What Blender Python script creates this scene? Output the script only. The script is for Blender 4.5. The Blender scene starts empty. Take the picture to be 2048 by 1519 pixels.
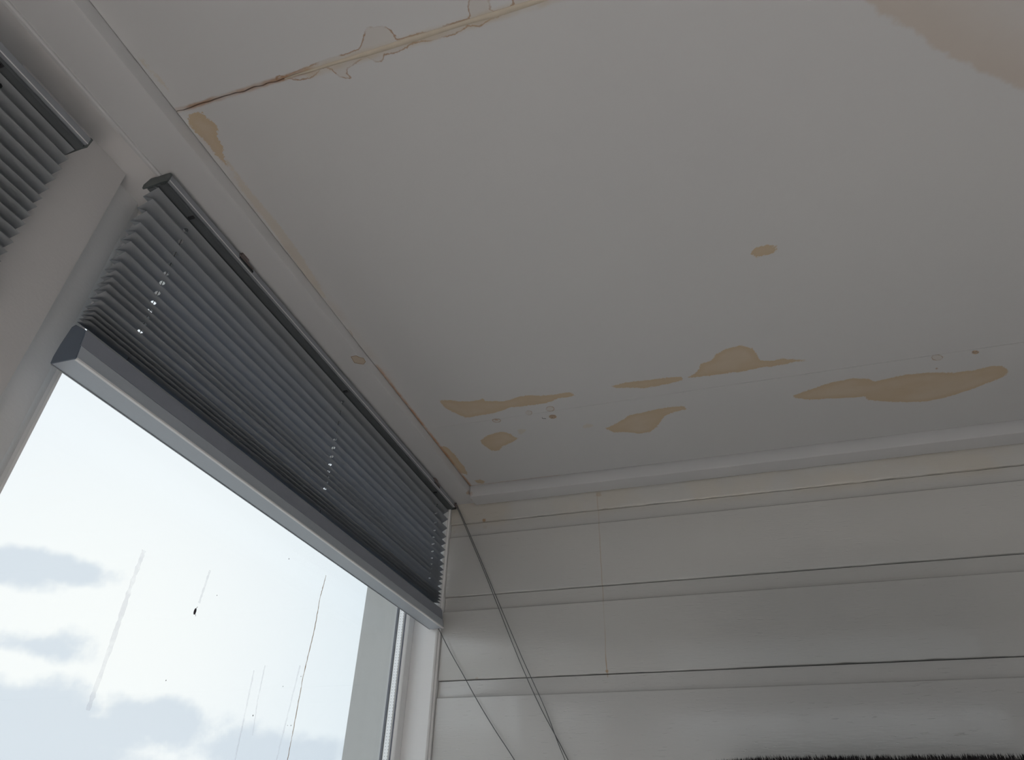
import bpy, math, random
import numpy as np
from mathutils import Vector, Matrix

D = bpy.data
C = bpy.context.scene.collection
ZC = 1.4                                  # camera height above the floor; scene data below is measured from the camera
F = 1338.8                                # focal length in pixels of the 2048 x 1519 photograph
R = np.array([[0.95511, 0.295328, 0.023359], [-0.153684, 0.561344, -0.813188], [-0.25327, 0.773094, 0.581533]])

# ------------------------------------------------------------------ camera
cd = D.cameras.new('camera'); cd.sensor_width = 36; cd.lens = 36 * F / 2048; cd.clip_start = .01
cam = D.objects.new('camera', cd); C.objects.link(cam)
m = Matrix.Identity(4)
for i in range(3):
    m[i][0] = R[0][i]; m[i][1] = -R[1][i]; m[i][2] = -R[2][i]
m[2][3] = ZC
cam.matrix_world = m
bpy.context.scene.camera = cam

# ------------------------------------------------------------------ view
vs = bpy.context.scene.view_settings
vs.view_transform = 'Standard'; vs.look = 'None'; vs.gamma = 1; vs.use_curve_mapping = False
vs.exposure = 0.12

# ------------------------------------------------------------------ node helper
class NT:
    def __init__(s, tree): s.t = tree; s.n = tree.nodes; s.l = tree.links; s.n.clear()
    def add(s, typ, **kw):
        n = s.n.new(typ)
        ins = kw.pop('ins', {})
        for k, v in kw.items(): setattr(n, k, v)
        for k, v in ins.items(): s.set(n.inputs[k], v)
        return n
    def set(s, inp, v):
        if isinstance(v, bpy.types.NodeSocket): s.l.new(v, inp)
        elif v is not None: inp.default_value = v
    def math(s, op, a, b=None, c=None, clamp=False):
        n = s.add('ShaderNodeMath', operation=op, use_clamp=clamp)
        for i, v in enumerate((a, b, c)):
            if v is not None: s.set(n.inputs[i], v)
        return n.outputs[0]
    def vmath(s, op, a, b=None, out=0):
        n = s.add('ShaderNodeVectorMath', operation=op)
        for i, v in enumerate((a, b)):
            if v is not None: s.set(n.inputs[i], v)
        return n.outputs[out]
    def smooth(s, v, lo, hi, a=0., b=1.):
        n = s.add('ShaderNodeMapRange', interpolation_type='SMOOTHSTEP')
        for i, x in enumerate((v, lo, hi, a, b)): s.set(n.inputs[i], x)
        return n.outputs[0]
    def mix(s, f, a, b):
        n = s.add('ShaderNodeMix', data_type='RGBA')
        s.set(n.inputs[0], f); s.set(n.inputs[6], a); s.set(n.inputs[7], b)
        return n.outputs[2]
    def noise(s, vec, scale, detail=2., rough=.5, out=0):
        n = s.add('ShaderNodeTexNoise', ins={'Vector': vec, 'Scale': scale, 'Detail': detail, 'Roughness': rough})
        return n.outputs[out]
    def pos(s): return s.add('ShaderNodeNewGeometry').outputs['Position']
    def xyz(s, v): return s.add('ShaderNodeSeparateXYZ', ins={0: v}).outputs

def rgb(r, g, b): return (r, g, b, 1.)

# ------------------------------------------------------------------ world: bright thinly veiled sky, low grey clouds, ground below
SKY = 1.0; SUN = 25.0
w = D.worlds.new('sky'); bpy.context.scene.world = w; w.use_nodes = True
t = NT(w.node_tree)
vec = t.add('ShaderNodeTexCoord').outputs['Generated']
sx, sy, sz = t.xyz(vec)
side = t.math('DIVIDE', sy, t.math('ADD', t.math('ABSOLUTE', sx), .25))
sky = t.mix(t.smooth(side, .4, 2.2), rgb(.90, .935, 1.), rgb(.77, .88, .97))
glow = t.smooth(t.vmath('DISTANCE', vec, (-.76, .63, .16), out='Value'), .05, .42)
sky = t.mix(glow, rgb(1.0, 1.0, 1.01), sky)
veil = t.smooth(t.noise(vec, 2.2, 3.), .45, .75, 0., .35)
sky = t.mix(veil, sky, rgb(.93, .94, .98))
nz = t.noise(vec, 14., 6., .6)
nz2 = t.math('SUBTRACT', nz, .5)
mask = None
for (c, half, flat) in (((-.760, .580, .272), .085, 4.4), ((-.795, .555, .262), .07, 3.6), ((-.770, .608, .188), .060, 3.4), ((-.745, .635, .196), .03, 2.2),
                        ((-.772, .622, .122), .100, 2.4), ((-.735, .667, .128), .06, 2.4), ((-.725, .680, .108), .10, 3.6), ((-.683, .722, .126), .088, 2.6), ((-.765, .64, .080), .14, 3.2),
                        ((-.574, .812, .098), .09, 2.8), ((-.53, .84, .105), .06, 3.2), ((-.47, .875, .106), .06, 3.)):
    dv = t.vmath('MULTIPLY', t.vmath('SUBTRACT', vec, c), (1., 1., flat))
    ln = t.vmath('LENGTH', dv, out='Value')
    a = t.math('SUBTRACT', half, ln)
    mask = a if mask is None else t.math('MAXIMUM', mask, a)
mask = t.math('MULTIPLY_ADD', nz2, .16, mask)
far = t.math('MULTIPLY', t.math('SUBTRACT', t.noise(vec, 4., 5., .6), .60), .5)     # the same scattered clouds everywhere else
elev = t.smooth(sz, .12, .45, 1., .0)
inview = t.smooth(t.vmath('DISTANCE', vec, (-.70, .70, .2), out='Value'), .45, .6)
far = t.math('MULTIPLY', far, t.math('MULTIPLY', elev, inview))
mask = t.math('MAXIMUM', t.smooth(mask, -.004, .045), t.smooth(far, .0, .05))
sky = t.mix(t.math('MULTIPLY', mask, .68), sky, rgb(.62, .69, .80))
ground = rgb(.42, .43, .44)
col = t.mix(t.smooth(sz, -.02, .0), ground, sky)
bg = t.add('ShaderNodeBackground', ins={'Color': col, 'Strength': SKY})
t.l.new(bg.outputs[0], t.add('ShaderNodeOutputWorld').inputs[0])

sl = D.lights.new('sun', 'SUN'); sl.energy = SUN; sl.angle = math.radians(6); sl.color = (1., .94, .90)
so = D.objects.new('sun', sl); C.objects.link(so)
so.rotation_euler = Vector((.10, -.66, .74)).to_track_quat('Z', 'Y').to_euler()

# ------------------------------------------------------------------ materials
def new_mat(name):
    mt = D.materials.new(name); mt.use_nodes = True
    return mt, NT(mt.node_tree)
def finish(t, shader): t.l.new(shader, t.add('ShaderNodeOutputMaterial').inputs[0])
def bsdf(t, color, rough=.5, metal=0., normal=None, spec=.5, **kw):
    n = t.add('ShaderNodeBsdfPrincipled', ins={'Base Color': color, 'Roughness': rough, 'Metallic': metal, 'Specular IOR Level': spec})
    for k, v in kw.items(): t.set(n.inputs[k], v)
    if normal is not None: t.l.new(normal, n.inputs['Normal'])
    return n.outputs[0]
def bump(t, h, strength, dist=.001):
    return t.add('ShaderNodeBump', ins={'Strength': strength, 'Distance': dist, 'Height': h}).outputs[0]
def simple(name, c, rough=.5, metal=0., nscale=60., amp=.05, bstr=.15, spec=.5):
    mt, t = new_mat(name)
    p = t.pos(); n = t.noise(p, nscale, 3.)
    col = t.mix(n, rgb(*[x * (1 - amp) for x in c]), rgb(*[min(1, x * (1 + amp)) for x in c]))
    finish(t, bsdf(t, col, rough, metal, bump(t, n, bstr), spec))
    return mt

def rust_mix(t, col, p, spots):
    """round rust / resin spots on paint: (x, y, z, radius, strength)"""
    nn = t.math('SUBTRACT', t.noise(p, 160., 3.), .5)
    for (x, y, z, r, s) in spots:
        d = t.vmath('DISTANCE', p, (x, y, z + ZC), out='Value')
        d = t.math('MULTIPLY_ADD', nn, r * .9, d)
        col = t.mix(t.smooth(d, r * .35, r, s, 0.), col, rgb(.42, .24, .09))
    return col

def paint(name, c=(.66, .665, .67), rough=.22, spots=(), drip=None, grain=0., spec=.5, tint=None):
    mt, t = new_mat(name)
    p = t.pos(); X, Y, Z = t.xyz(p)
    col = t.mix(t.noise(p, 3., 3.), rgb(*[x * .97 for x in c]), rgb(*[x * 1.02 for x in c]))
    if tint:                                # patches of yellower colour along the top boards
        m_ = t.math('MULTIPLY', t.smooth(Z, ZC + tint - .035, ZC + tint + .01), t.smooth(t.noise(p, 7., 3.), .35, .65, .15, .8))
        col = t.mix(m_, col, rgb(.60, .56, .49))
    if drip:                                # thin brown run of water down the boards
        x0, z0, z1 = drip
        wob = t.math('MULTIPLY', t.math('SUBTRACT', t.noise(p, 12., 3.), .5), .006)
        d = t.math('ABSOLUTE', t.math('SUBTRACT', t.math('SUBTRACT', X, x0), wob))
        on = t.math('MULTIPLY', t.smooth(Z, ZC + z0 - .004, ZC + z0), t.smooth(Z, ZC + z1, ZC + z1 + .01, 1., 0.))
        patch = t.smooth(t.noise(p, 9., 2.), .35, .6, .35, 1.)
        low = t.smooth(Z, ZC + z0, ZC + z0 + .12, 1., .5)
        col = t.mix(t.math('MULTIPLY', t.math('MULTIPLY', on, t.math('MULTIPLY', patch, low)), t.smooth(d, .0006, .0022, .8, 0.)), col, rgb(.40, .25, .12))
    col = rust_mix(t, col, p, spots)
    sc = t.add('ShaderNodeMapping', ins={'Vector': p, 'Scale': (8., 40., 60.)}).outputs[0]
    h = t.math('ADD', t.math('MULTIPLY', t.noise(sc, 4., 3.), .6), t.math('MULTIPLY', t.noise(p, 25., 2.), 1.2))
    if grain:
        g = t.add('ShaderNodeMapping', ins={'Vector': p, 'Scale': (14., 40., 90.)}).outputs[0]
        pit = t.smooth(t.noise(g, 2.2, 3.), .64, .74)
        h = t.math('SUBTRACT', h, t.math('MULTIPLY', pit, grain))
    kw = {'Coat Weight': 1., 'Coat Roughness': .16} if spec > .6 else {}
    finish(t, bsdf(t, col, rough, 0., bump(t, h, .35, .0012), spec, **kw))
    return mt

def at(u, v): 
    d = np.array([(u - 1024) / F, (v - 759.5) / F, 1.]); return R.T @ d
def at_x(u, v, x): d = at(u, v); return d * x / d[0]
def at_y(u, v, y): d = at(u, v); return d * y / d[1]
def at_z(u, v, z): d = at(u, v); return d * z / d[2]

YW = 1.94           # face of the plank wall
XE = -.749          # edge of the ceiling against the window border board
YE = 1.871          # edge of the ceiling against the end border board
ZB = .973           # underside of the border boards

def sp(u, v, r, s, y=YW): p = at_y(u, v, y); return (p[0], p[1], p[2], r, s)
wall_spots = [sp(968, 1040, .008, .75), sp(968, 1052, .012, .2), sp(1214, 1341, .006, .7), sp(953, 1357, .007, .3), sp(1197, 988, .012, .35),
              sp(907, 1062, .010, .6), sp(1217, 1357, .008, .25)]
M = {}
M['plank'] = paint('plank_paint', (.585, .58, .56), .16, wall_spots, (at_y(1206, 1200, YW)[0], .412, .965), grain=1.2, tint=.90, spec=.9)
M['plank_low'] = paint('lower_plank_paint', (.605, .60, .585), .16, wall_spots, (at_y(1206, 1200, YW)[0], .412, .965), grain=3., spec=.9)
M['trim'] = paint('border_paint', (.575, .575, .58), .45, [(*at_z(938, 986, ZB), .014, .55), (*at_z(945, 999, ZB), .006, .5), (*at_z(953, 1010, ZB), .006, .6), (*at_z(912, 1058, ZB), .008, .4)])
M['wall'] = paint('wall_paint', (.65, .635, .63), .45)
M['frame'] = paint('frame_gloss_paint', (.90, .90, .90), .25)
M['outside'] = simple('outside_render', (.86, .86, .84), .7, amp=.03)

def ceiling_mat():
    mt, t = new_mat('ceiling_paint')
    p = t.pos(); X, Y, Z = t.xyz(p)
    base = t.mix(t.noise(p, 1.6, 3.), rgb(.565, .565, .57), rgb(.60, .60, .595))
    def att(n): return t.add('ShaderNodeAttribute', attribute_name=n).outputs['Fac']
    nf = t.math('SUBTRACT', t.noise(p, 230., 4., .65), .5)
    nm = t.math('SUBTRACT', t.noise(p, 45., 3.), .5)
    wob = t.math('ADD', t.math('MULTIPLY', nf, .016), t.math('MULTIPLY', nm, .009))
    # peeled patches
    sd = t.math('ADD', att('stain'), wob)
    inner = t.smooth(sd, .002, .022)
    pc = t.mix(t.math('MULTIPLY', inner, t.smooth(t.noise(p, 14., 3.), .3, .7, .2, 1.)), rgb(.52, .405, .27), rgb(.56, .465, .35))
    col = t.mix(t.smooth(sd, -.0006, .0012, 0., .92), base, pc)
    # faint patches
    fd = t.math('ADD', att('faint'), wob)
    col = t.mix(t.smooth(fd, -.001, .003, 0., .42), col, rgb(.56, .48, .36))
    # water rings with a brown rim
    wr = t.math('ADD', t.math('MULTIPLY', nf, .005), t.math('MULTIPLY', nm, .006))
    rd = t.math('ADD', att('ring'), wr)
    col = t.mix(t.smooth(rd, -.001, .002, 0., .3), col, rgb(.52, .45, .37))
    rim = t.smooth(t.math('ABSOLUTE', rd), .0003, .0017, 1., 0.)
    rim = t.math('MULTIPLY', rim, t.smooth(t.noise(p, 28., 3.), .38, .58, .1, .8))
    col = t.mix(rim, col, rgb(.33, .19, .10))
    # spots of rust
    kd = t.math('ADD', att('spot'), t.math('MULTIPLY', nf, .006))
    col = t.mix(t.smooth(kd, -.001, .001, 0., .75), col, t.mix(t.smooth(nf, -.1, .1), rgb(.16, .08, .03), rgb(.48, .30, .14)))
    # large tide mark
    td = t.math('ADD', att('tide'), t.math('MULTIPLY', nm, .02))
    tm = t.math('MULTIPLY', t.smooth(td, -.004, .006), t.smooth(td, .0, .14, .55, .12))
    col = t.mix(tm, col, rgb(.50, .405, .32))
    # rust bleeding from the cracks (world axes: joints run along x, the window edge runs along y)
    def bleed(coord, c0, wd, along, lo, hi, st, colr):
        nonlocal col
        d = t.math('ABSOLUTE', t.math('SUBTRACT', t.math('SUBTRACT', coord, c0), t.math('MULTIPLY', nm, .006)))
        on = t.math('MULTIPLY', t.smooth(along, lo - .01, lo), t.smooth(along, hi, hi + .02, 1., 0.))
        m_ = t.math('MULTIPLY', on, t.smooth(d, wd * .25, wd, st, 0.))
        m_ = t.math('MULTIPLY', m_, t.smooth(t.noise(p, 18., 3.), .35, .6, .35, 1.))
        col = t.mix(m_, col, colr)
    bleed(Y, .446, .0065, X, -.75, -.50, .75, rgb(.36, .19, .09))
    bleed(Y, .449, .013, X, -.50, 1.2, .45, rgb(.50, .39, .25))
    bleed(X, XE, .011, Y, 1.18, 1.9, .9, rgb(.42, .22, .11))
    bleed(X, XE, .030, Y, .5, 1.25, .28, rgb(.50, .42, .36))
    bleed(Y, YE, .008, X, -.76, -.45, .6, rgb(.42, .25, .15))
    h = t.math('ADD', t.noise(p, 60., 3.), t.math('MULTIPLY', t.smooth(sd, -.0006, .0012), -.6))
    finish(t, bsdf(t, col, .6, 0., bump(t, h, .25, .001), .35))
    return mt
M['ceiling'] = ceiling_mat()
M['filler'] = simple('filler_putty', (.54, .475, .38), .6, nscale=45., amp=.14)
M['dark_gap'] = simple('dark_backing', (.05, .035, .025), .9)

def fabric():
    mt, t = new_mat('pleated_grey_fabric')
    p = t.pos()
    sc = t.add('ShaderNodeMapping', ins={'Vector': p, 'Scale': (600., 600., 600.)}).outputs[0]
    n = t.noise(sc, 1.5, 2.)
    col = t.mix(n, rgb(.30, .315, .325), rgb(.345, .36, .37))
    d = t.add('ShaderNodeBsdfPrincipled', ins={'Base Color': col, 'Roughness': .6, 'Specular IOR Level': .3})
    tr = t.add('ShaderNodeBsdfTranslucent', ins={'Color': rgb(.25, .295, .40)})
    mx = t.add('ShaderNodeMixShader', ins={0: .2})
    t.l.new(d.outputs[0], mx.inputs[1]); t.l.new(tr.outputs[0], mx.inputs[2])
    finish(t, mx.outputs[0]); return mt
M['fabric'] = fabric()
M['rail'] = simple('anodised_aluminium', (.36, .38, .41), .32, .55, 200., .03, .05)
M['rail_low'] = simple('anodised_aluminium_bottom', (.50, .545, .60), .30, .35, 200., .03, .05)
M['rail_lip'] = simple('bright_aluminium_lip', (.85, .85, .86), .3, .3)
M['slot'] = simple('dark_slot', (.10, .11, .115), .5)
M['cap'] = simple('grey_plastic', (.085, .10, .10), .4)
M['cap_low'] = simple('blue_grey_plastic', (.11, .14, .19), .35)
M['clip'] = simple('spring_steel', (.30, .25, .24), .3, .8)
M['black'] = simple('black_plastic', (.02, .02, .022), .4)
M['cord'] = simple('grey_cord', (.13, .13, .135), .6)
M['gasket'] = simple('grey_gasket', (.16, .17, .21), .6)
M['bug'] = simple('dead_insect', (.05, .04, .05), .6)
M['throw'] = simple('black_pile', (.012, .010, .011), .9, nscale=200., amp=.3)
M['streak'] = None

def glass_mat():
    mt, t = new_mat('window_glass')
    g = t.add('ShaderNodeBsdfGlossy', ins={'Roughness': .0, 'Color': rgb(1, 1, 1)})
    tr = t.add('ShaderNodeBsdfTransparent', ins={'Color': rgb(.975, .985, .98)})
    fc = t.add('ShaderNodeLayerWeight', ins={'Blend': .5}).outputs['Facing']
    fr = t.math('MULTIPLY_ADD', t.math('POWER', fc, 5.), .5, .012)
    mx = t.add('ShaderNodeMixShader', ins={0: fr})
    t.l.new(tr.outputs[0], mx.inputs[1]); t.l.new(g.outputs[0], mx.inputs[2])
    finish(t, mx.outputs[0]); return mt
M['glass'] = glass_mat()
def film(name, c, a):
    mt, t = new_mat(name)
    p = t.pos()
    d = t.add('ShaderNodeBsdfTranslucent', ins={'Color': rgb(*c)})
    tr = t.add('ShaderNodeBsdfTransparent')
    mx = t.add('ShaderNodeMixShader', ins={0: t.smooth(t.noise(p, 40., 3.), .3, .6, a * .4, a)})
    t.l.new(tr.outputs[0], mx.inputs[1]); t.l.new(d.outputs[0], mx.inputs[2])
    finish(t, mx.outputs[0]); return mt
M['streak'] = film('dried_water_run', (.50, .38, .26), .75)
M['streak_pale'] = film('pale_water_run', (.72, .70, .78), .16)

def spacer_mat():
    mt, t = new_mat('perforated_spacer')
    p = t.pos(); X, Y, Z = t.xyz(p)
    # two rows of small perforations
    fz = t.math('ABSOLUTE', t.math('SUBTRACT', t.math('FRACT', t.math('MULTIPLY', Z, 125.)), .5))
    row = t.math('MINIMUM', t.math('ABSOLUTE', t.math('SUBTRACT', X, -.9475)), t.math('ABSOLUTE', t.math('SUBTRACT', X, -.9555)))
    dot = t.math('MULTIPLY', t.smooth(fz, .10, .17, 1., 0.), t.smooth(row, .0006, .0011, 1., 0.))
    finish(t, bsdf(t, t.mix(dot, rgb(.97, .97, .97), rgb(.25, .25, .28)), .3, .6)); return mt
M['spacer'] = spacer_mat()
def floor_mat():
    mt, t = new_mat('floor_boards')
    p = t.pos()
    b = t.add('ShaderNodeTexBrick', ins={'Vector': p, 'Color1': rgb(.60, .57, .56), 'Color2': rgb(.55, .525, .515), 'Mortar': rgb(.25, .2, .16),
                                        'Scale': 1., 'Mortar Size': .003, 'Brick Width': 1.2, 'Row Height': .18})
    finish(t, bsdf(t, b.outputs[0], .4)); return mt
M['floor'] = floor_mat()

# ------------------------------------------------------------------ mesh helpers
class MB:
    def __init__(s): s.v = []; s.f = []
    def box(s, x0, x1, y0, y1, z0, z1):
        b = len(s.v)
        s.v += [(x, y, z) for z in (z0, z1) for y in (y0, y1) for x in (x0, x1)]
        s.f += [tuple(b + i for i in q) for q in ((0, 2, 3, 1), (4, 5, 7, 6), (0, 1, 5, 4), (2, 6, 7, 3), (0, 4, 6, 2), (1, 3, 7, 5))]
        return s
    def prism_y(s, prof, y0, y1, n=1, caps=True, fn=None):
        """profile of (x, z) swept along y"""
        b = len(s.v); k = len(prof)
        for i in range(n + 1):
            y = y0 + (y1 - y0) * i / n
            for j, (x, z) in enumerate(prof): s.v.append(fn(x, y, z, j) if fn else (x, y, z))
        for i in range(n):
            for j in range(k):
                a = b + i * k + j; c = b + i * k + (j + 1) % k
                s.f.append((a, c, c + k, a + k))
        if caps: s.f.append(tuple(b + j for j in range(k))[::-1]); s.f.append(tuple(b + n * k + j for j in range(k)))
        return s
    def prism_x(s, prof, x0, x1, n=1, fn=None):
        b = len(s.v); k = len(prof)
        for i in range(n + 1):
            x = x0 + (x1 - x0) * i / n
            for j, (y, z) in enumerate(prof): s.v.append(fn(x, y, z, j) if fn else (x, y, z))
        for i in range(n):
            for j in range(k):
                a = b + i * k + j; c = b + i * k + (j + 1) % k
                s.f.append((a, a + k, c + k, c))
        s.f.append(tuple(b + j for j in range(k))); s.f.append(tuple(b + n * k + j for j in range(k))[::-1])
        return s
    def prism_z(s, prof, z0, z1):
        b = len(s.v); k = len(prof)
        for z in (z0, z1):
            for (x, y) in prof: s.v.append((x, y, z))
        for j in range(k):
            a = b + j; c = b + (j + 1) % k
            s.f.append((a, c, c + k, a + k))
        s.f.append(tuple(b + j for j in range(k))[::-1]); s.f.append(tuple(b + k + j for j in range(k)))
        return s
    def tube(s, pts, r, n=8):
        pts = [Vector(p) for p in pts]; b = len(s.v)
        for i, p in enumerate(pts):
            d = (pts[min(i + 1, len(pts) - 1)] - pts[max(i - 1, 0)]).normalized()
            a = d.cross(Vector((.3, .2, .93)) if abs(d.z) < .9 else Vector((1, .1, 0))).normalized(); c = d.cross(a)
            rr = r[i] if isinstance(r, (list, tuple)) else r
            for k in range(n):
                th = 2 * math.pi * k / n
                s.v.append(tuple(p + a * (rr * math.cos(th)) + c * (rr * math.sin(th))))
        for i in range(len(pts) - 1):
            for k in range(n):
                p0 = b + i * n + k; p1 = b + i * n + (k + 1) % n
                s.f.append((p0, p1, p1 + n, p0 + n))
        s.f.append(tuple(b + k for k in range(n))[::-1]); s.f.append(tuple(b + (len(pts) - 1) * n + k for k in range(n)))
        return s
    def ball(s, c, r, sc=(1, 1, 1), n=8, m_=6):
        pts = []
        b = len(s.v)
        for i in range(m_ + 1):
            th = math.pi * i / m_
            for k in range(n):
                ph = 2 * math.pi * k / n
                s.v.append((c[0] + sc[0] * r * math.sin(th) * math.cos(ph), c[1] + sc[1] * r * math.sin(th) * math.sin(ph), c[2] + sc[2] * r * math.cos(th)))
        for i in range(m_):
            for k in range(n):
                p0 = b + i * n + k; p1 = b + i * n + (k + 1) % n
                s.f.append((p0, p0 + n, p1 + n, p1))
        return s
    def build(s, name, mat, parent=None, smooth=False, bevel=0., kind=None, origin=None, mats=None, fmat=None):
        v = np.array(s.v, float); v[:, 2] += ZC
        pw = Vector((0, 0, 0))
        q = parent
        while q: pw += q.location; q = q.parent
        if parent is None:
            o_ = Vector(((v[:, 0].min() + v[:, 0].max()) / 2, (v[:, 1].min() + v[:, 1].max()) / 2, v[:, 2].min())) if origin is None else Vector(origin)
        else: o_ = Vector((0, 0, 0))
        v -= np.array(o_ + pw)
        me = D.meshes.new(name); me.from_pydata(v.tolist(), [], s.f); me.update()
        me.materials.append(mat)
        o = D.objects.new(name, me); C.objects.link(o); o.location = o_
        if parent: o.parent = parent
        if smooth:
            me.shade_smooth() if hasattr(me, 'shade_smooth') else None
            me.set_sharp_from_angle(angle=math.radians(35)) if hasattr(me, 'set_sharp_from_angle') else None
        if bevel:
            b = o.modifiers.new('bevel', 'BEVEL'); b.width = bevel; b.segments = 2; b.limit_method = 'ANGLE'
        if kind: o['kind'] = kind
        return o

def empty(name, loc, label=None, cat=None, group=None, kind=None):
    o = D.objects.new(name, None); C.objects.link(o); o.location = (loc[0], loc[1], loc[2] + ZC); o.empty_display_size = .1
    tag(o, label, cat, group, kind); return o
def tag(o, label=None, cat=None, group=None, kind=None):
    for k, v in (('label', label), ('category', cat), ('group', group), ('kind', kind)):
        if v: o[k] = v
    return o

# ------------------------------------------------------------------ room shell
X1, Y0 = 2.3, -1.7                       # right wall, wall behind the camera
ZF = -ZC                                 # floor
def shell(): 
    fl = MB().box(-1.1, X1 + .2, Y0 - .2, 2.2, ZF - .1, ZF).build('floor', M['floor'])
    tag(fl, 'brown boarded floor of the room', 'floor', kind='structure')
    # window wall: lintel, post between the windows, sill wall, end piers
    b = MB()
    b.box(-1.09, XE - .089, Y0, 2.1, ZB, 1.2)
    b.box(-1.06, -.90, .30, .512, ZF, ZB)
    b.box(-1.09, -.90, Y0, 2.1, ZF, -.95)
    b.box(-1.09, -.90, Y0, -1.25, -.95, ZB)
    wl = b.build('wall_left', M['wall']); tag(wl, 'white painted window wall with post between the two windows', 'wall', kind='structure')
    pier = MB().box(-1.087, -.975, 1.893, 2.1, -.95, ZB).build('pier', M['outside'], wl); pier['label'] = 'pale outer reveal seen through the glass'
    # wall behind the camera and wall on the right, each with an opening added to let in light
    b = MB().box(-1.09, X1 + .15, Y0 - .15, Y0, ZF, -.5).box(-1.09, X1 + .15, Y0 - .15, Y0, .48, 1.2)
    b.box(-1.09, -.6, Y0 - .15, Y0, -.5, .48).box(1.7, X1 + .15, Y0 - .15, Y0, -.5, .48)
    tag(b.build('wall_front', M['wall']), 'white wall behind the viewer with an opening for the added window', 'wall', kind='structure')
    b = MB().box(X1, X1 + .15, Y0, 2.1, ZF, -.5).box(X1, X1 + .15, Y0, 2.1, .48, 1.2).box(X1, X1 + .15, Y0, -1.4, -.5, .48).box(X1, X1 + .15, 1.0, 2.1, -.5, .48)
    tag(b.build('wall_right', M['wall']), 'white wall at the right of the room', 'wall', kind='structure')
shell()

# ------------------------------------------------------------------ end wall of lapped planks
PZ = .2425
def plank_mesh(seed, z0, z1, jag=.0009):
    rnd = np.random.RandomState(seed); n = 300
    def track(amp):
        a = rnd.randn(n + 1); k = np.array([1, 2, 3, 2, 1.]) / 9
        return np.convolve(a, k, 'same') * amp
    jb, jy = track(jag), track(.0005)
    prof = [(YW + .022, z0), (YW + .0035, z0), (YW + .0008, z0 + .0009), (YW, z0 + .003), (YW, z1 - .046), (YW + .0022, z1 - .0445), (YW + .0052, z1 - .041),
            (YW + .0066, z1 - .034), (YW + .0074, z1 - .02), (YW + .0078, z1), (YW + .022, z1)]
    x0, x1 = -.8362, X1
    def fn(x, y, z, j):
        i = int(round((x - x0) / (x1 - x0) * n))
        if j in (1, 2, 3): z += jb[i]
        if j in (1, 2, 3): y += jy[i]
        return (x, y, z)
    return MB().prism_x(prof, x0, x1, n, fn)
def end_wall():
    back = MB().box(-.975, X1 + .15, YW + .024, YW + .12, ZF, 1.2).build('wall_back', M['dark_gap'])
    tag(back, 'end wall clad with wide white gloss painted horizontal planks', 'wall', kind='structure')
    lips = [.903, .662, .4185, .176]
    tops = [.995, .9012, .6600, .4163]
    for i, (z0, z1) in enumerate(zip(lips, tops)):
        if i == 0:
            prof = [(YW + .022, z0), (YW + .0035, z0), (YW + .0008, z0 + .0009), (YW, z0 + .003), (YW, z1), (YW + .022, z1)]
            rnd = np.random.RandomState(5)
            mb = MB().prism_x(prof, -.8362, X1, 240, lambda x, y, z, j: (x, y, z + (rnd.randn() * .0004 if j in (1, 2, 3) else 0)))
        else: mb = plank_mesh(i, z0, z1, (.0, .0006, .0008, .0012)[i])
        mb.build('plank', M['plank_low'] if i == 3 else M['plank'], back, smooth=True)
    z1 = .1738; first = None
    while z1 > ZF + .05:
        z0 = max(z1 - .2407, ZF)
        if first is None or z0 == ZF:
            o = plank_mesh(9, z0, z1).build('plank', M['plank_low'], back, smooth=True); first = first or o; zf = z1
        else:
            o = first.copy(); C.objects.link(o); o.parent = back; o.location.z += z1 - zf
        z1 = z0 - .0017
end_wall()

# border boards under the ceiling edge
def wavy(seed, n, amp):
    rnd = np.random.RandomState(seed); a = rnd.randn(n); k = np.array([1, 2, 4, 2, 1.]) / 10
    return np.convolve(a, k, 'same') * amp
def borders():
    n = 180; wv = wavy(3, n + 1, .0008)
    prof = [(XE - .089, 1.02), (XE - .089, ZB), (XE - .006, ZB), (XE - .0025, ZB + .0012), (XE - .001, ZB + .005), (XE - .001, 1.02)]
    o = MB().prism_y(prof, Y0, YW, n, fn=lambda x, y, z, j: (x + (wv[int(round((y - Y0) / (YW - Y0) * n))] if j > 1 else 0), y, z)).build('trim_1', M['trim'], smooth=True)
    tag(o, 'white border board along the ceiling edge above the windows', 'trim', kind='structure')
    prof = [(YW - .0045, 1.02), (YW - .0045, .962), (YE + .008, .962), (YE + .0035, .9635), (YE + .0015, .968), (YE + .0015, .99), (YE + .001, 1.02)]
    wv2 = wavy(4, n + 1, .0007)
    o = MB().prism_x(prof, XE + .0015, X1, n, fn=lambda x, y, z, j: (x, y + (wv2[int(round((x - XE) / (X1 - XE) * n)) % n] if 0 < j else 0), z)).build('trim_2', M['trim'], smooth=True)
    tag(o, 'white border board along the ceiling above the plank wall', 'trim', kind='structure')
    # quarter bead along the lintel joint
    prof = [(-.8385, ZB), (-.8385, ZB - .004), (-.841, ZB - .006), (-.846, ZB - .006), (-.848, ZB)]
    o = MB().prism_y(prof, Y0, YW).build('trim_3', M['trim'], smooth=True)
    tag(o, 'thin white bead along the lintel joint behind the blind headrail', 'trim', kind='structure')
    # corner jamb against the plank wall
    prof = [(-.9265, YW + .02), (-.9265, 1.929), (-.885, 1.929), (-.885, 1.917), (-.846, 1.917), (-.842, 1.920), (-.842, 1.930), (-.838, 1.932), (-.838, YW + .02)]
    o = MB().prism_z(prof[::-1], ZF, ZB).build('trim_4', M['frame'], smooth=True)
    tag(o, 'white corner batten between the window frame and the plank wall', 'trim', kind='structure')
borders()

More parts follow.
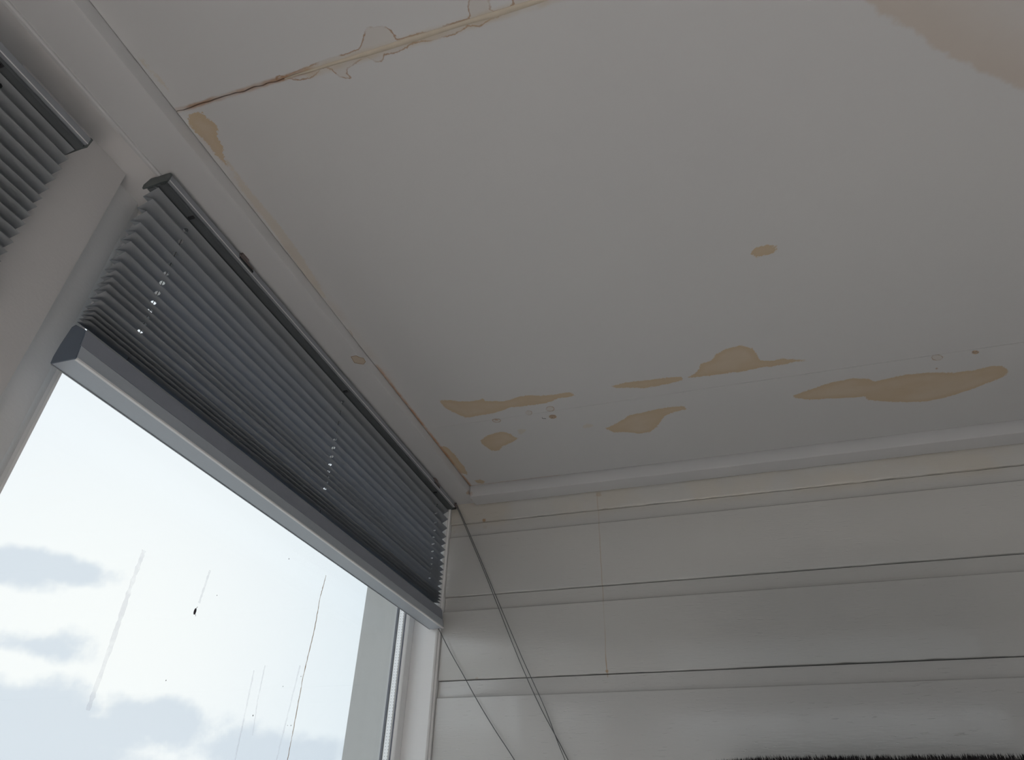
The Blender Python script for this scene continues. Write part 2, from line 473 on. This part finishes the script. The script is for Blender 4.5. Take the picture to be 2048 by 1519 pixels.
# ------------------------------------------------------------------ ceiling: sheets with open joints, stains as distance fields
def cr(x0, y0, s, pts): return [(x0 + x / s, y0 + y / s) for x, y in pts]
def poly_sd(P, poly):
    P = np.asarray(P); poly = np.asarray(poly); n = len(poly)
    d = np.full(len(P), 1e9); ins = np.zeros(len(P), bool)
    for i in range(n):
        a, b = poly[i], poly[(i + 1) % n]; e = b - a; wv = P - a
        h = np.clip((wv @ e) / max(e @ e, 1e-12), 0, 1)
        d = np.minimum(d, np.linalg.norm(wv - h[:, None] * e, axis=1))
        c = ((a[1] > P[:, 1]) != (b[1] > P[:, 1]))
        with np.errstate(divide='ignore', invalid='ignore'):
            xi = (b[0] - a[0]) * (P[:, 1] - a[1]) / (b[1] - a[1]) + a[0]
        ins ^= c & (P[:, 0] < xi)
    return np.where(ins, d, -d)
def circle(u, v, rx, ry, n=12, rot=0.): return [(u + rx * math.cos(a) * math.cos(rot) - ry * math.sin(a) * math.sin(rot), v + rx * math.cos(a) * math.sin(rot) + ry * math.sin(a) * math.cos(rot)) for a in [2 * math.pi * i / n for i in range(n)]]
A6 = (850, 750, 5.12); A7 = (1100, 600, 2.1603); A1 = (0, 0, 3.797); A8 = (300, 0, 2.56)
STAIN = [
 cr(*A6, [(125,245),(160,255),(260,255),(370,268),(480,262),(560,255),(585,237),(620,262),(720,262),(820,262),(900,240),(960,215),(1050,205),(1180,210),(1300,200),(1400,185),(1480,172),(1520,185),(1535,210),(1460,225),(1370,235),(1290,270),(1200,295),(1080,305),(960,325),(870,330),(800,355),(720,385),(640,400),(560,410),(480,430),(400,430),(330,395),(260,365),(200,330),(165,290)]),
 cr(*A6, [(570,665),(600,640),(660,605),(730,590),(790,578),(850,590),(890,605),(900,625),(950,640),(930,665),(870,695),(800,725),(760,770),(690,775),(630,740),(580,700)]),
 cr(*A6, [(165,725),(210,730),(270,775),(320,825),(360,890),(400,940),(430,985),(435,1020),(390,1010),(330,960),(270,900),(220,840),(180,780)]),
 cr(*A6, [(500,1075),(570,1065),(620,1090),(590,1112),(530,1100)]),
 cr(*A7, [(265,370),(330,355),(420,345),(500,335),(560,330),(580,340),(610,325),(640,305),(650,275),(700,260),(715,235),(760,210),(820,195),(870,205),(895,235),(910,258),(960,262),(1010,250),(1060,256),(1130,260),(1060,266),(1010,278),(960,287),(910,290),(860,303),(800,312),(730,320),(660,330),(600,335),(540,355),(470,368),(400,380),(340,378),(280,380)]),
 cr(*A7, [(240,553),(290,530),(340,497),(400,485),(460,470),(510,462),(580,455),(590,470),(540,482),(500,497),(480,520),(460,550),(430,570),(390,577),(330,570),(270,570)]),
 cr(*A7, [(1045,415),(1110,390),(1180,365),(1240,350),(1310,337),(1370,338),(1400,352),(1450,340),(1540,320),(1640,312),(1740,312),(1830,302),(1910,283),(1960,285),(1985,305),(1960,330),(1900,355),(1840,378),(1760,405),(1680,428),(1600,440),(1500,440),(1420,435),(1365,430),(1360,415),(1310,420),(1200,425),(1130,430),(1070,425)]),
 [(1502,506),(1508,496),(1535,489),(1556,491),(1551,504),(1530,511),(1508,516)],
 cr(*A1, [(1430,870),(1530,850),(1570,890),(1630,930),(1665,980),(1650,1050),(1690,1110),(1700,1180),(1735,1270),(1700,1240),(1640,1180),(1600,1130),(1550,1060),(1470,990),(1425,940)]),
]
FAINT = [
 cr(*A1, [(1030,400),(1080,440),(1150,520),(1260,640),(1300,690),(1280,705),(1200,620),(1100,510)]),
 cr(*A6, [(950,560),(990,545),(1040,560),(1020,590),(985,610),(950,600)]), cr(*A6, [(1600,530),(1650,490),(1740,510),(1700,535),(1640,545)]),
 [(440,300),(455,320),(505,385),(560,450),(600,505),(640,570),(655,600),(640,590),(600,540),(540,455),(480,375)],
]
RING = [
 cr(*A8, [(690,395),(720,405),(770,412),(830,395),(860,370),(880,345),(930,352),(975,400),(1030,400),(1000,365),(1010,350),(1045,330),(1060,310),(1120,290),(1160,322),(1190,310),(1200,280),(1260,270),(1340,225),(1440,205),(1540,180),(1640,130),(1690,135),(1740,100),(1900,40),(2040,-4),(1860,-10),(1860,30),(1800,50),(1740,70),(1738,-10),(1640,-10),(1625,40),(1640,90),(1550,120),(1400,165),(1240,210),(1250,165),(1200,135),(1110,145),(1090,200),(1070,250),(1020,270),(910,300),(860,322),(720,375)]),
 cr(*A8, [(1170,180),(1200,155),(1245,175),(1230,210),(1190,220)]),
 circle(560, 157, 9, 6), circle(*cr(*A6, [(735, 464)])[0], 8, 4), circle(*cr(*A6, [(1062, 385)])[0], 7, 4.5), circle(*cr(*A6, [(1280, 343)])[0], 8.5, 5),
 circle(*cr(*A7, [(1672, 247)])[0], 11, 6),
 [(686,655),(700,660),(706,672),(700,678),(692,668)],
]
SPOT = [circle(*cr(*A6, [(1308, 424)])[0], 8, 4.4), circle(*cr(*A7, [(1838, 225)])[0], 8, 4), circle(*cr(*A7, [(1672, 296)])[0], 3.5, 2.5), circle(565, 155, 4, 3), circle(*cr(*A6, [(735, 457)])[0], 6, 1.5)]
TIDE = [[(1722, -5), (1760, 30), (1800, 50), (1830, 65), (1870, 95), (1900, 115), (1950, 138), (2000, 160), (2060, 185), (2150, 205), (2250, 205), (2340, 175), (2400, 115), (2410, 40), (2370, -30), (2280, -85), (2160, -120), (2030, -130), (1900, -115), (1790, -70), (1730, -35)]]
def plane(polys): return [np.array([at_z(u, v, 1.)[:2] for u, v in p]) for p in polys]
FIELDS = {'stain': plane(STAIN), 'faint': plane(FAINT), 'ring': plane(RING), 'spot': plane(SPOT), 'tide': plane(TIDE)}
def smooth_rand(seed, n, amp, k=5):
    rnd = np.random.RandomState(seed); a = rnd.randn(n + 40)
    c = np.ones(k) / k
    return (np.convolve(a, c, 'same')[20:20 + n]) * amp
def ceiling():
    root = MB().box(-1.09, X1 + .15, Y0 - .15, 2.1, 1.012, 1.1).build('ceiling', M['dark_gap'])
    tag(root, 'white ceiling of large sheets with water stains along the joints', 'ceiling', kind='structure')
    xs = np.concatenate([np.arange(XE, 1.15, .007), np.arange(1.16, X1 + .01, .06)]); xs[-1] = X1
    nx = len(xs)
    # edge tracks of the two joints: joint 1 open near the window, filled further on; joint 2 a hairline
    w1 = np.interp(xs, [XE, XE + .08, -.5, -.47, 2.3], [.0007, .0011, .0008, .0002, .0002])
    c1 = .4465 + smooth_rand(1, nx, .0011, 2)
    w2 = np.clip(np.interp(xs, [XE, -.5, 0., 2.3], [.0004, .0004, .0006, .0006]) + smooth_rand(2, nx, .0004, 7), .00015, .002)
    c2 = 1.4985 + smooth_rand(7, nx, .0003, 9)
    specs = [(-.604 + 0 * xs, c1 - w1), (c1 + w1, c2 - w2), (c2 + w2, YE - .0003 - np.abs(smooth_rand(8, nx, .0007, 3)) - np.interp(xs, [XE, -.2, .3], [.0024, .0016, .0003])), (Y0 + 0 * xs, -.6055 + 0 * xs)]
    for i, (ya, yb) in enumerate(specs):
        step = .007 if i < 3 else .1
        ny = int((yb.mean() - ya.mean()) / step) + 1
        tt = np.linspace(0, 1, ny + 1)
        Yg = ya[None, :] + (yb - ya)[None, :] * tt[:, None]
        Xg = np.repeat(xs[None, :], ny + 1, 0).copy()
        # ragged edge against the window border board
        ed = .0006 + np.abs(smooth_rand(20 + i, ny + 1, .0012, 3)) * np.clip((Yg[:, 0] - .9) / .5, .25, 1.)
        if i < 3: Xg[:, 0] += ed
        mb = MB()
        N = (ny + 1) * nx
        mb.v = np.stack([Xg.ravel(), Yg.ravel(), np.full(N, 1.)], 1).tolist()
        idx = np.arange(N).reshape(ny + 1, nx)
        q = np.stack([idx[:-1, :-1], idx[1:, :-1], idx[1:, 1:], idx[:-1, 1:]], -1).reshape(-1, 4)
        mb.f = [tuple(r_) for r_ in q.tolist()]
        loop = list(idx[0, :]) + list(idx[1:, -1]) + list(idx[-1, :-1][::-1]) + list(idx[1:-1, 0][::-1])
        base = len(mb.v)
        for a in loop: v_ = mb.v[a]; mb.v.append([v_[0], v_[1], 1.010])
        L = len(loop)
        for k in range(L): mb.f.append((int(loop[k]), int(loop[(k + 1) % L]), base + (k + 1) % L, base + k))
        V = np.array(mb.v)[:, :2]
        o = mb.build('panel', M['ceiling'], root)
        me = o.data
        for nm, polys in FIELDS.items():
            sd = np.full(len(V), -.08)
            for p_ in polys:
                lo, hi = p_.min(0) - .06, p_.max(0) + .06
                m_ = (V[:, 0] > lo[0]) & (V[:, 0] < hi[0]) & (V[:, 1] > lo[1]) & (V[:, 1] < hi[1])
                if m_.any(): sd[m_] = np.maximum(sd[m_], poly_sd(V[m_], p_))
            a = me.attributes.new(nm, 'FLOAT', 'POINT'); a.data.foreach_set('value', sd.astype(np.float32))
    # rounded line of filler over the first joint
    pts = []; n = 70
    x0 = at_z(568, 155, 1.)[0]
    rnd = random.Random(4)
    for i in range(n + 1):
        x = x0 + (1.1 - x0) * i / n
        pts.append((x, .4475 + rnd.uniform(-.0006, .0006), 1.0008))
    rr = [.0008 + .0034 * min(1, i / 6) * (1 + .15 * math.sin(i * .9)) for i in range(n + 1)]
    mb = MB()
    b = 0
    for i, p in enumerate(pts):
        for k in range(7):
            th = math.pi * k / 6
            mb.v.append((p[0], p[1] + rr[i] * math.cos(th), 1.0006 - .0022 * math.sin(th)))
    for i in range(n):
        for k in range(6):
            a = i * 7 + k; mb.f.append((a, a + 1, a + 8, a + 7))
    mb.build('seam_filler', M['filler'], root, smooth=True)
    # little black pencil-like mark below the joint
    p0, p1, p2 = [at_z(*cr(*A6, [q])[0], .9995) for q in ((1200, 430), (1200, 442), (1238, 444))]
    MB().tube([p0, p1, p2], .0006, 5).build('scratch', M['black'], root)
ceiling()

# ring shaped water mark on the border board
def ring_mark():
    pts = [(702,713),(712,711),(721,715),(727,716),(731,723),(727,728),(719,727),(709,725)]
    P = [at_z(u, v, ZB - .0004) for u, v in pts]
    P.append(P[0])
    mk = MB().tube([tuple(p) for p in P], .0006, 5)
    mt = simple('brown_rim', (.33, .22, .13), .7)
    mk.build('water_mark', mt, D.objects['trim_1'])
    c = sum(P) / len(P); mb = MB()
    for p in P[:-1]: mb.v.append(tuple(p * 1.0))
    mb.v = [(x, y, ZB - .0003) for x, y, z in mb.v]
    mb.f = [tuple(range(len(mb.v)))]
    mb.build('water_mark', simple('brown_wash', (.54, .46, .37), .6), D.objects['trim_1'])
ring_mark()

# ------------------------------------------------------------------ windows
def window(name, ya, yb, label, left_bead=True, ext=1.893):
    w_ = empty(name, (-.93, (ya + yb) / 2, -.95), label, 'window', kind='structure')
    XF = -.927
    # stiles and rails of the frame, with a rounded inner edge
    ls = [(-.975, ya), (XF, ya), (XF, ya + .058), (XF - .002, ya + .061), (XF - .016, ya + .078), (XF - .016, ya + .084), (-.939, ya + .086), (-.975, ya + .086)]
    rs = [(-.975, yb), (XF, yb), (XF, yb - .095 + .09), (XF, yb)]
    MB().prism_z(ls[::-1], -.95, ZB).build('stile', M['frame'], w_, smooth=True)
    rs = [(-.975, yb + .107), (-.975, yb), (-.936, yb), (-.931, yb + .0005), (XF - .0005, yb + .003), (XF, yb + .006), (XF, yb + .107)]
    MB().prism_z(rs[::-1], -.95, ZB).build('stile', M['frame'], w_, smooth=True)
    a, b = ya + .086, yb
    MB().prism_y([(-.975, ZB), (-.975, .905), (-.936, .905), (XF, .912), (XF, ZB)][::-1], a, b).build('rail', M['frame'], w_)
    MB().prism_y([(-.975, -.95), (-.975, -.87), (-.936, -.87), (XF, -.877), (XF, -.95)], a, b).build('rail', M['frame'], w_)
    # sealed double glazing: panes, spacer on four sides, dark seal
    for x in (-.9425, -.9605):
        MB().box(x - .003, x, a - .004, b + .004, -.874, .909).build('pane', M['glass'], w_)
    for (y0, y1, z0, z1) in ((a, a + .003, -.87, .905), (b - .003, b, -.87, .905), (a + .003, b - .003, .902, .905), (a + .003, b - .003, -.87, -.867)):
        MB().box(-.9600, -.9460, y0, y1, z0, z1).build('spacer', M['spacer'], w_)
    MB().box(-.970, -.9640, b - .0035, b, -.87, .905).build('seal', M['gasket'], w_)
    MB().box(-.9422, -.9385, b - .0015, b, -.87, .905).build('seal', M['gasket'], w_)
    return w_
w1 = window('window_1', .512, 1.893, 'large double glazed window in white frame beside the plank wall, cloudy sky behind')
w2 = window('window_2', -1.25, .300 - .107, 'double glazed window at far left, covered by the second blind')
# unseen windows added behind and at the right to brighten the room
def added_windows():
    w_ = empty('added_window_3', (.55, Y0 - .07, -.5), 'wide window added behind the viewer to let in light', 'window', kind='structure')
    MB().box(-.6, 1.7, Y0 - .10, Y0 - .04, -.5, -.44).build('rail', M['frame'], w_); MB().box(-.6, 1.7, Y0 - .10, Y0 - .04, .42, .48).build('rail', M['frame'], w_)
    for x in (-.6, .52, 1.64): MB().box(x, x + .06, Y0 - .10, Y0 - .04, -.44, .42).build('stile', M['frame'], w_)
    w4 = empty('added_window_4', (X1 + .07, -.2, -.5), 'wide window added in the unseen right hand wall to let in light', 'window', kind='structure')
    MB().box(X1 + .04, X1 + .10, -1.4, 1.0, -.5, -.44).build('rail', M['frame'], w4); MB().box(X1 + .04, X1 + .10, -1.4, 1.0, .42, .48).build('rail', M['frame'], w4)
    for y in (-1.4, -.23, .94): MB().box(X1 + .04, X1 + .10, y, y + .06, -.44, .42).build('stile', M['frame'], w4)
    MB().box(X1 + .07, X1 + .075, -1.34, .94, -.44, .42).build('pane', M['glass'], w4)
    MB().box(-.54, .52, Y0 - .075, Y0 - .07, -.44, .42).build('pane', M['glass'], w_); MB().box(.58, 1.64, Y0 - .075, Y0 - .07, -.44, .42).build('pane', M['glass'], w_)
added_windows()

# dried water runs and a speck on the glass of window 1
XG = -.9418
def run_down(pts, wd, mat, seed=0, jit=.0012):
    rnd = random.Random(seed); P = []
    for i in range(len(pts) - 1):
        (u0, v0), (u1, v1) = pts[i], pts[i + 1]
        k = 14
        for j in range(k): P.append(at_x(u0 + (u1 - u0) * j / k, v0 + (v1 - v0) * j / k, XG))
    P.append(at_x(*pts[-1], XG))
    mb = MB()
    for i, p in enumerate(P):
        y = p[1] + rnd.uniform(-jit, jit); h = wd * rnd.uniform(.6, 1.2) / 2
        for x in (XG, XG + .0004): mb.v += [(x, y - h, p[2]), (x, y + h, p[2])]
    for i in range(len(P) - 1):
        a = i * 4; b = a + 4
        mb.f += [(a, a + 1, b + 1, b), (a + 2, b + 2, b + 3, a + 3), (a, b, b + 2, a + 2), (a + 1, a + 3, b + 3, b + 1)]
    mb.f += [(0, 2, 3, 1), (len(mb.v) - 4, len(mb.v) - 3, len(mb.v) - 1, len(mb.v) - 2)]
    mb.build('water_run', mat, w1)
run_down([(652, 1150), (640, 1195), (628, 1262), (606, 1352), (590, 1440), (575, 1519)], .0026, M['streak'], 1, .0008)
run_down([(288, 1100), (262, 1170), (222, 1290), (175, 1420)], .009, M['streak_pale'], 2, .0003)
run_down([(420, 1140), (398, 1205)], .005, M['streak_pale'], 3, .0003)
run_down([(508, 1340), (490, 1425), (470, 1519)], .004, M['streak_pale'], 4, .0006)
run_down([(600, 1330), (575, 1430), (553, 1519)], .004, M['streak_pale'], 5, .0006)
run_down([(530, 1330), (515, 1400), (505, 1470)], .003, M['streak_pale'], 6, .0005)
def specks():
    c = at_x(390, 1222, -.9385)
    o = MB().ball(tuple(c), .0032, (.6, .8, 1.9)).tube([c + np.array([0, 0, .004]), c + np.array([.001, .002, .009])], .0005, 4).tube([c + np.array([0, .002, -.003]), c + np.array([.0, .005, -.007])], .0004, 4)
    o = o.build('dead_insect', M['bug'], smooth=True)
    tag(o, 'tiny dark insect stuck on the window glass against the sky', 'insect')
    mb = MB()
    for (u, v, r) in ((578, 1117, .0012), (602, 1352, .0010), (506, 1430, .0013), (582, 1450, .0011), (566, 1372, .0009), (434, 1190, .0008), (332, 1360, .0009), (575, 1450, .0008)):
        mb.ball(tuple(at_x(u, v, XG)), r, (.3, 1, 1.3), 6, 4)
    mb.build('dirt_specks', M['bug'], w1, kind='stuff')
specks()

# ------------------------------------------------------------------ pleated blinds
TIPS = [.9523, .9226, .8924, .8599, .8348, .8143, .7904, .7665, .7453, .728, .7136, .7001, .684, .6666, .6575, .6500, .6430, .6365]
FRONTS = {12: .674, 13: .660, 14: .6495, 15: .6405, 16: .6315}
def blind(name, x0, y0, y1, dz, tips, holes, hole_rows, rail_z, label, guides, clips, fronts={}):
    """x0 back of the headrail; y0..y1 along the window; holes: y of each cord column"""
    root = empty(name, (x0 + .026, (y0 + y1) / 2, rail_z), label, 'blind', 'grey pleated blinds on the windows')
    zt = .966 + dz
    xb, xf = x0, x0 + .052
    # headrail: hollow aluminium channel with a dark slot below its front face
    prof = [(xb + .004, zt), (xf - .004, zt), (xf, zt - .003), (xf, zt - .016), (xf - .004, zt - .0175), (xf - .006, zt - .0175), (xf - .006, zt - .006), (xb + .006, zt - .006),
            (xb + .006, zt - .0175), (xb + .001, zt - .0175), (xb, zt - .012), (xb, zt - .004)]
    h = MB().prism_y(prof, y0 + .003, y1 - .003).build('headrail', M['rail'], root)
    MB().prism_y([(xf - .0002, zt - .0145), (xf + .0006, zt - .015), (xf + .0006, zt - .0168), (xf - .0002, zt - .0168)], y0 + .003, y1 - .003).build('lip', M['rail_lip'], h)
    MB().box(xb + .0065, xf - .0065, y0 + .004, y1 - .004, zt - .023, zt - .0065).build('slot', M['slot'], h)
    # end caps: six sided plastic
    cap = [(xb - .002, zt - .022), (xb - .003, zt - .012), (xb + .007, zt + .0015), (xf - .004, zt + .002), (xf + .001, zt - .002), (xf - .002, zt - .020), (xf - .014, zt - .0195), (xb + .012, zt - .0225)]
    for yy in (y0, y1 - .003):
        c = MB().prism_y(cap, yy, yy + .003).build('end_cap', M['cap'], root)
    for yy in clips:
        b = MB().box(xf - .004, xf + .0012, yy, yy + .042, zt - .007, zt - .0032).box(xf - .010, xf + .0004, yy + .006, yy + .026, zt - .0005, ZB + dz * 0 if dz == 0 else zt + .012)
        b.tube([(xf + .0018, yy + .004, zt - .003), (xf + .0018, yy + .044, zt - .004)], .0009, 5)
        cl = b.build('bracket', M['clip'], root)
        MB().box(xf + .0002, xf + .0010, yy + .002, yy + .046, zt - .0115, zt - .0068).build('slot', M['black'], cl)
    # folded fabric
    xw, xr = x0 + .006, x0 + .033
    W = [z + dz for z in tips]
    pts = [(xr + .002, zt - .022), (xw, W[0])]
    for i, (a, b) in enumerate(zip(W[:-1], W[1:])): pts += [(xr, fronts.get(i, (a + b) / 2 - dz) + dz), (xw, b)]
    rt = rail_z + .0605
    pts += [(xr + .0035, rt - .0035), (xr - .004, rt - .022)]
    ys = [y0 + .003]; hy = .0060
    cols = []
    for y in holes: cols.append(len(ys)); ys += [y - hy, y + hy]
    ys.append(y1 - .005)
    mb = MB()
    rnd = random.Random(11)
    def panel(k, a, b, pa, pb, hole):
        """one pleat face between folds pa and pb and y a..b; hole cuts an octagon for the cord"""
        (xa, za), (xb_, zb) = pa, pb
        P = lambda y, s: (xa + (xb_ - xa) * s, y, za + (zb - za) * s)
        if not hole:
            i = len(mb.v); mb.v += [P(a, 0), P(b, 0), P(b, 1), P(a, 1)]; mb.f.append((i, i + 1, i + 2, i + 3)); return
        i = len(mb.v); yc = (a + b) / 2; L = math.hypot(xb_ - xa, zb - za)
        out = [(a, 0), (yc, 0), (b, 0), (b, .5), (b, 1), (yc, 1), (a, 1), (a, .5)]
        rr = .0047
        for (y, s) in out: mb.v.append(P(y, s))
        for (y, s) in out:
            dy = (y - yc) / hy; ds = (s - .5) * 2; n_ = math.hypot(dy, ds)
            mb.v.append(P(yc + dy / n_ * rr, .5 + ds / n_ * rr / L * 1.0))
        for q in range(8): r_ = (q + 1) % 8; mb.f.append((i + q, i + r_, i + 8 + r_, i + 8 + q))
    for k in range(len(pts) - 1):
        drop = pts[k][1] - pts[k + 1][1]
        for j in range(len(ys) - 1):
            panel(k, ys[j], ys[j + 1], pts[k], pts[k + 1], j in cols and 1 < k < hole_rows * 2 + 2)
    mb.build('pleated_fabric', M['fabric'], root)
    # cords inside the folds
    for y in holes:
        MB().tube([(x0 + .0195, y, zt - .02), (x0 + .0195, y, rt)], .0007, 5).build('lift_cord', M['cord'], root)
    for yy in guides:
        MB().box(xf - .018, xf - .007, yy, yy + .006, zt - .026, zt - .0228).build('cord_guide', M['black'], root)
    # bottom rail: tall fabric coloured channel over a bright lip and a smooth underside
    z = rail_z
    prof = [(x0 + .001, z), (x0 + .044, z), (x0 + .0455, z + .002), (x0 + .0425, z + .024), (x0 + .0405, z + .026), (x0 + .036, z + .0545), (x0 + .012, z + .069), (x0 + .006, z + .066), (x0 + .001, z + .035), (x0 - .0005, z + .012)]
    br = MB().prism_y(prof, y0 + .002, y1 - .002).build('bottom_rail', M['rail_low'], root, smooth=True)
    MB().prism_y([(x0 + .0430, z - .0012), (x0 + .0475, z - .0008), (x0 + .0480, z + .0016), (x0 + .0455, z + .0030)], y0 + .002, y1 - .002).build('lip', M['rail_lip'], br)
    MB().prism_y([(x0 + .0, z - .0012), (x0 + .002, z - .0012), (x0 + .002, z + .001), (x0 - .001, z + .002)], y0 + .002, y1 - .002).build('lip', M['rail'], br)
    MB().prism_y([(x0 + .0418, z + .025), (x0 + .0372, z + .0535), (x0 + .0360, z + .0535), (x0 + .0400, z + .025)], y0 + .002, y1 - .002).build('insert', M['insert'], br)
    for yy in (y0, y1 - .002):
        MB().prism_y(prof, yy, yy + .002, 1).build('end_cap', M['cap_low'], root, smooth=False)
    return root, zt
M['insert'] = simple('blue_grey_insert', (.27, .29, .34), .5, .1)
b1, zt1 = blind('pleated_blind', -.866, .529, 1.912, 0., TIPS, (.623, 1.214, 1.837), 12, .558,
    'grey pleated blind half raised on the large window beside the plank wall', (.605, 1.186, 1.772), (.727, 1.730), FRONTS)
t2 = [.952 - .0235 * i for i in range(6)] + [.8345 - .0185 * (i + 1) for i in range(12)] 
b2, zt2 = blind('pleated_blind', -.893, -1.14, .409, -.058, t2, (-.75, -.25, .285), 14, .53,
    'grey pleated blind on the far left window, cut off by the picture edge', (.262,), (-.9, -.1))

# pull cords leave the right end of the headrail and slant along the plank wall
def catm(P, n=10):
    P = [Vector(p) for p in P]; P = [P[0] * 2 - P[1]] + P + [P[-1] * 2 - P[-2]]; out = []
    for i in range(1, len(P) - 2):
        for k in range(n):
            t_ = k / n; a, b, c, d = P[i - 1], P[i], P[i + 1], P[i + 2]
            out.append(.5 * ((2 * b) + (c - a) * t_ + (2 * a - 5 * b + 4 * c - d) * t_ ** 2 + (3 * b - a - 3 * c + d) * t_ ** 3))
    out.append(P[-2]); return [tuple(p) for p in out]
yc = 1.928
px1 = [(915, 1012), (950, 1092), (980, 1163), (1043, 1312), (1090, 1416), (1130, 1519), (1250, 1790)]
px2 = [(914, 1014), (948, 1094), (977, 1164), (1037, 1316), (1083, 1418), (1136, 1519), (1262, 1786)]
end = (-.173, 1.932, -.332)
for pl, off in ((px1, -.0), (px2, .0025)):
    P = [(-.8150, 1.9085, .953), (-.8125, 1.9135, .949)] + [tuple(at_y(u, v, 1.925 + off)) for u, v in pl] + [end]
    MB().tube(catm(P, 5), .0012, 6).build('pull_cord', M['cord'], b1)
P = [(-.835, 1.9085, .5575)] + [tuple(at_y(u, v, 1.926)) for u, v in ((900, 1302), (927, 1350), (955, 1401), (990, 1459), (1029, 1519), (1165, 1735))] + [end]
MB().tube(catm(P, 5), .0013, 6).build('pull_cord', M['cord'], b1)
# little pulley block on the right end of the headrail
pb = MB().box(-.828, -.8105, 1.9122, 1.9165, .945, .967).build('cord_lock', M['black'], b1)
MB().prism_y([(-.8105 + .004 * math.cos(a), .957 + .006 * math.sin(a)) for a in [2 * math.pi * i / 10 for i in range(10)]], 1.905, 1.9155).build('pulley', M['clip'], pb)

# ------------------------------------------------------------------ black shaggy pile, its top edge at the bottom right
def throw():
    ya, yb_ = 1.30, 1.38
    root = MB()
    n = 60; x0, x1 = at_y(1425, 1516, ya)[0], .75
    z0 = at_y(1700, 1513, ya)[2]; top = lambda x: z0 - .0065 + .0065 * min(1., max(0., (x - x0)) / .08) ** .7 - .008 * max(0., x - .25)
    for i in range(n + 1):
        x = x0 + (x1 - x0) * i / n; z = top(x)
        for (y, dz) in ((ya, -.9), (ya, -.008), (ya + .01, -.003), (ya + .03, -.003), (yb_ - .02, -.003), (yb_, -.012), (yb_, -.9)):
            zz = z + dz if dz > -.5 else ZF
            root.v.append((x, y, zz))
    for i in range(n):
        for k in range(7):
            a = i * 7 + k; b = i * 7 + (k + 1) % 7
            root.f.append((a, a + 7, b + 7, b))
    root.f.append(tuple(range(7))); root.f.append(tuple(n * 7 + k for k in range(7))[::-1])
    o = root.build('shaggy_throw', M['throw'])
    tag(o, 'black shaggy throw, its fuzzy top edge before the plank wall at bottom right', 'throw')
    rnd = random.Random(2); mb = MB()
    for i in range(2600):
        x = rnd.uniform(x0, x1); y = rnd.choice((ya, ya + .005, ya + .012, ya + .02)); z = top(x) - (.009 if y == ya else .004)
        l = rnd.uniform(.002, .006); a = rnd.uniform(-.6, .3); b = rnd.uniform(-.5, .2); r_ = .0007
        i0 = len(mb.v); q = (x + a * l, y + b * l, z + l + .004)
        mb.v += [(x - r_, y, z), (x + r_, y, z), (x, y + r_, z), q]
        mb.f += [(i0, i0 + 1, i0 + 3), (i0 + 1, i0 + 2, i0 + 3), (i0 + 2, i0, i0 + 3)]
    mb.build('pile', M['throw'], o, kind='stuff')
throw()

# light portals in the window openings (sampling aid only, they emit nothing)
for (loc, rot, sx_, sy_) in (((-1.095, 1.2, .02), (0, -math.pi / 2, 0), 1.95, 1.40), ((-1.095, -.48, .02), (0, -math.pi / 2, 0), 1.95, 1.55), ((.55, Y0 - .16, -.01), (math.pi / 2, 0, 0), 2.3, .98), ((X1 + .16, -.2, -.01), (0, math.pi / 2, 0), .98, 2.4)):
    ld = D.lights.new('window_portal', 'AREA'); ld.shape = 'RECTANGLE'; ld.size = sx_; ld.size_y = sy_; ld.cycles.is_portal = True
    lo = D.objects.new('window_portal', ld); C.objects.link(lo); lo.location = (loc[0], loc[1], loc[2] + ZC); lo.rotation_euler = rot
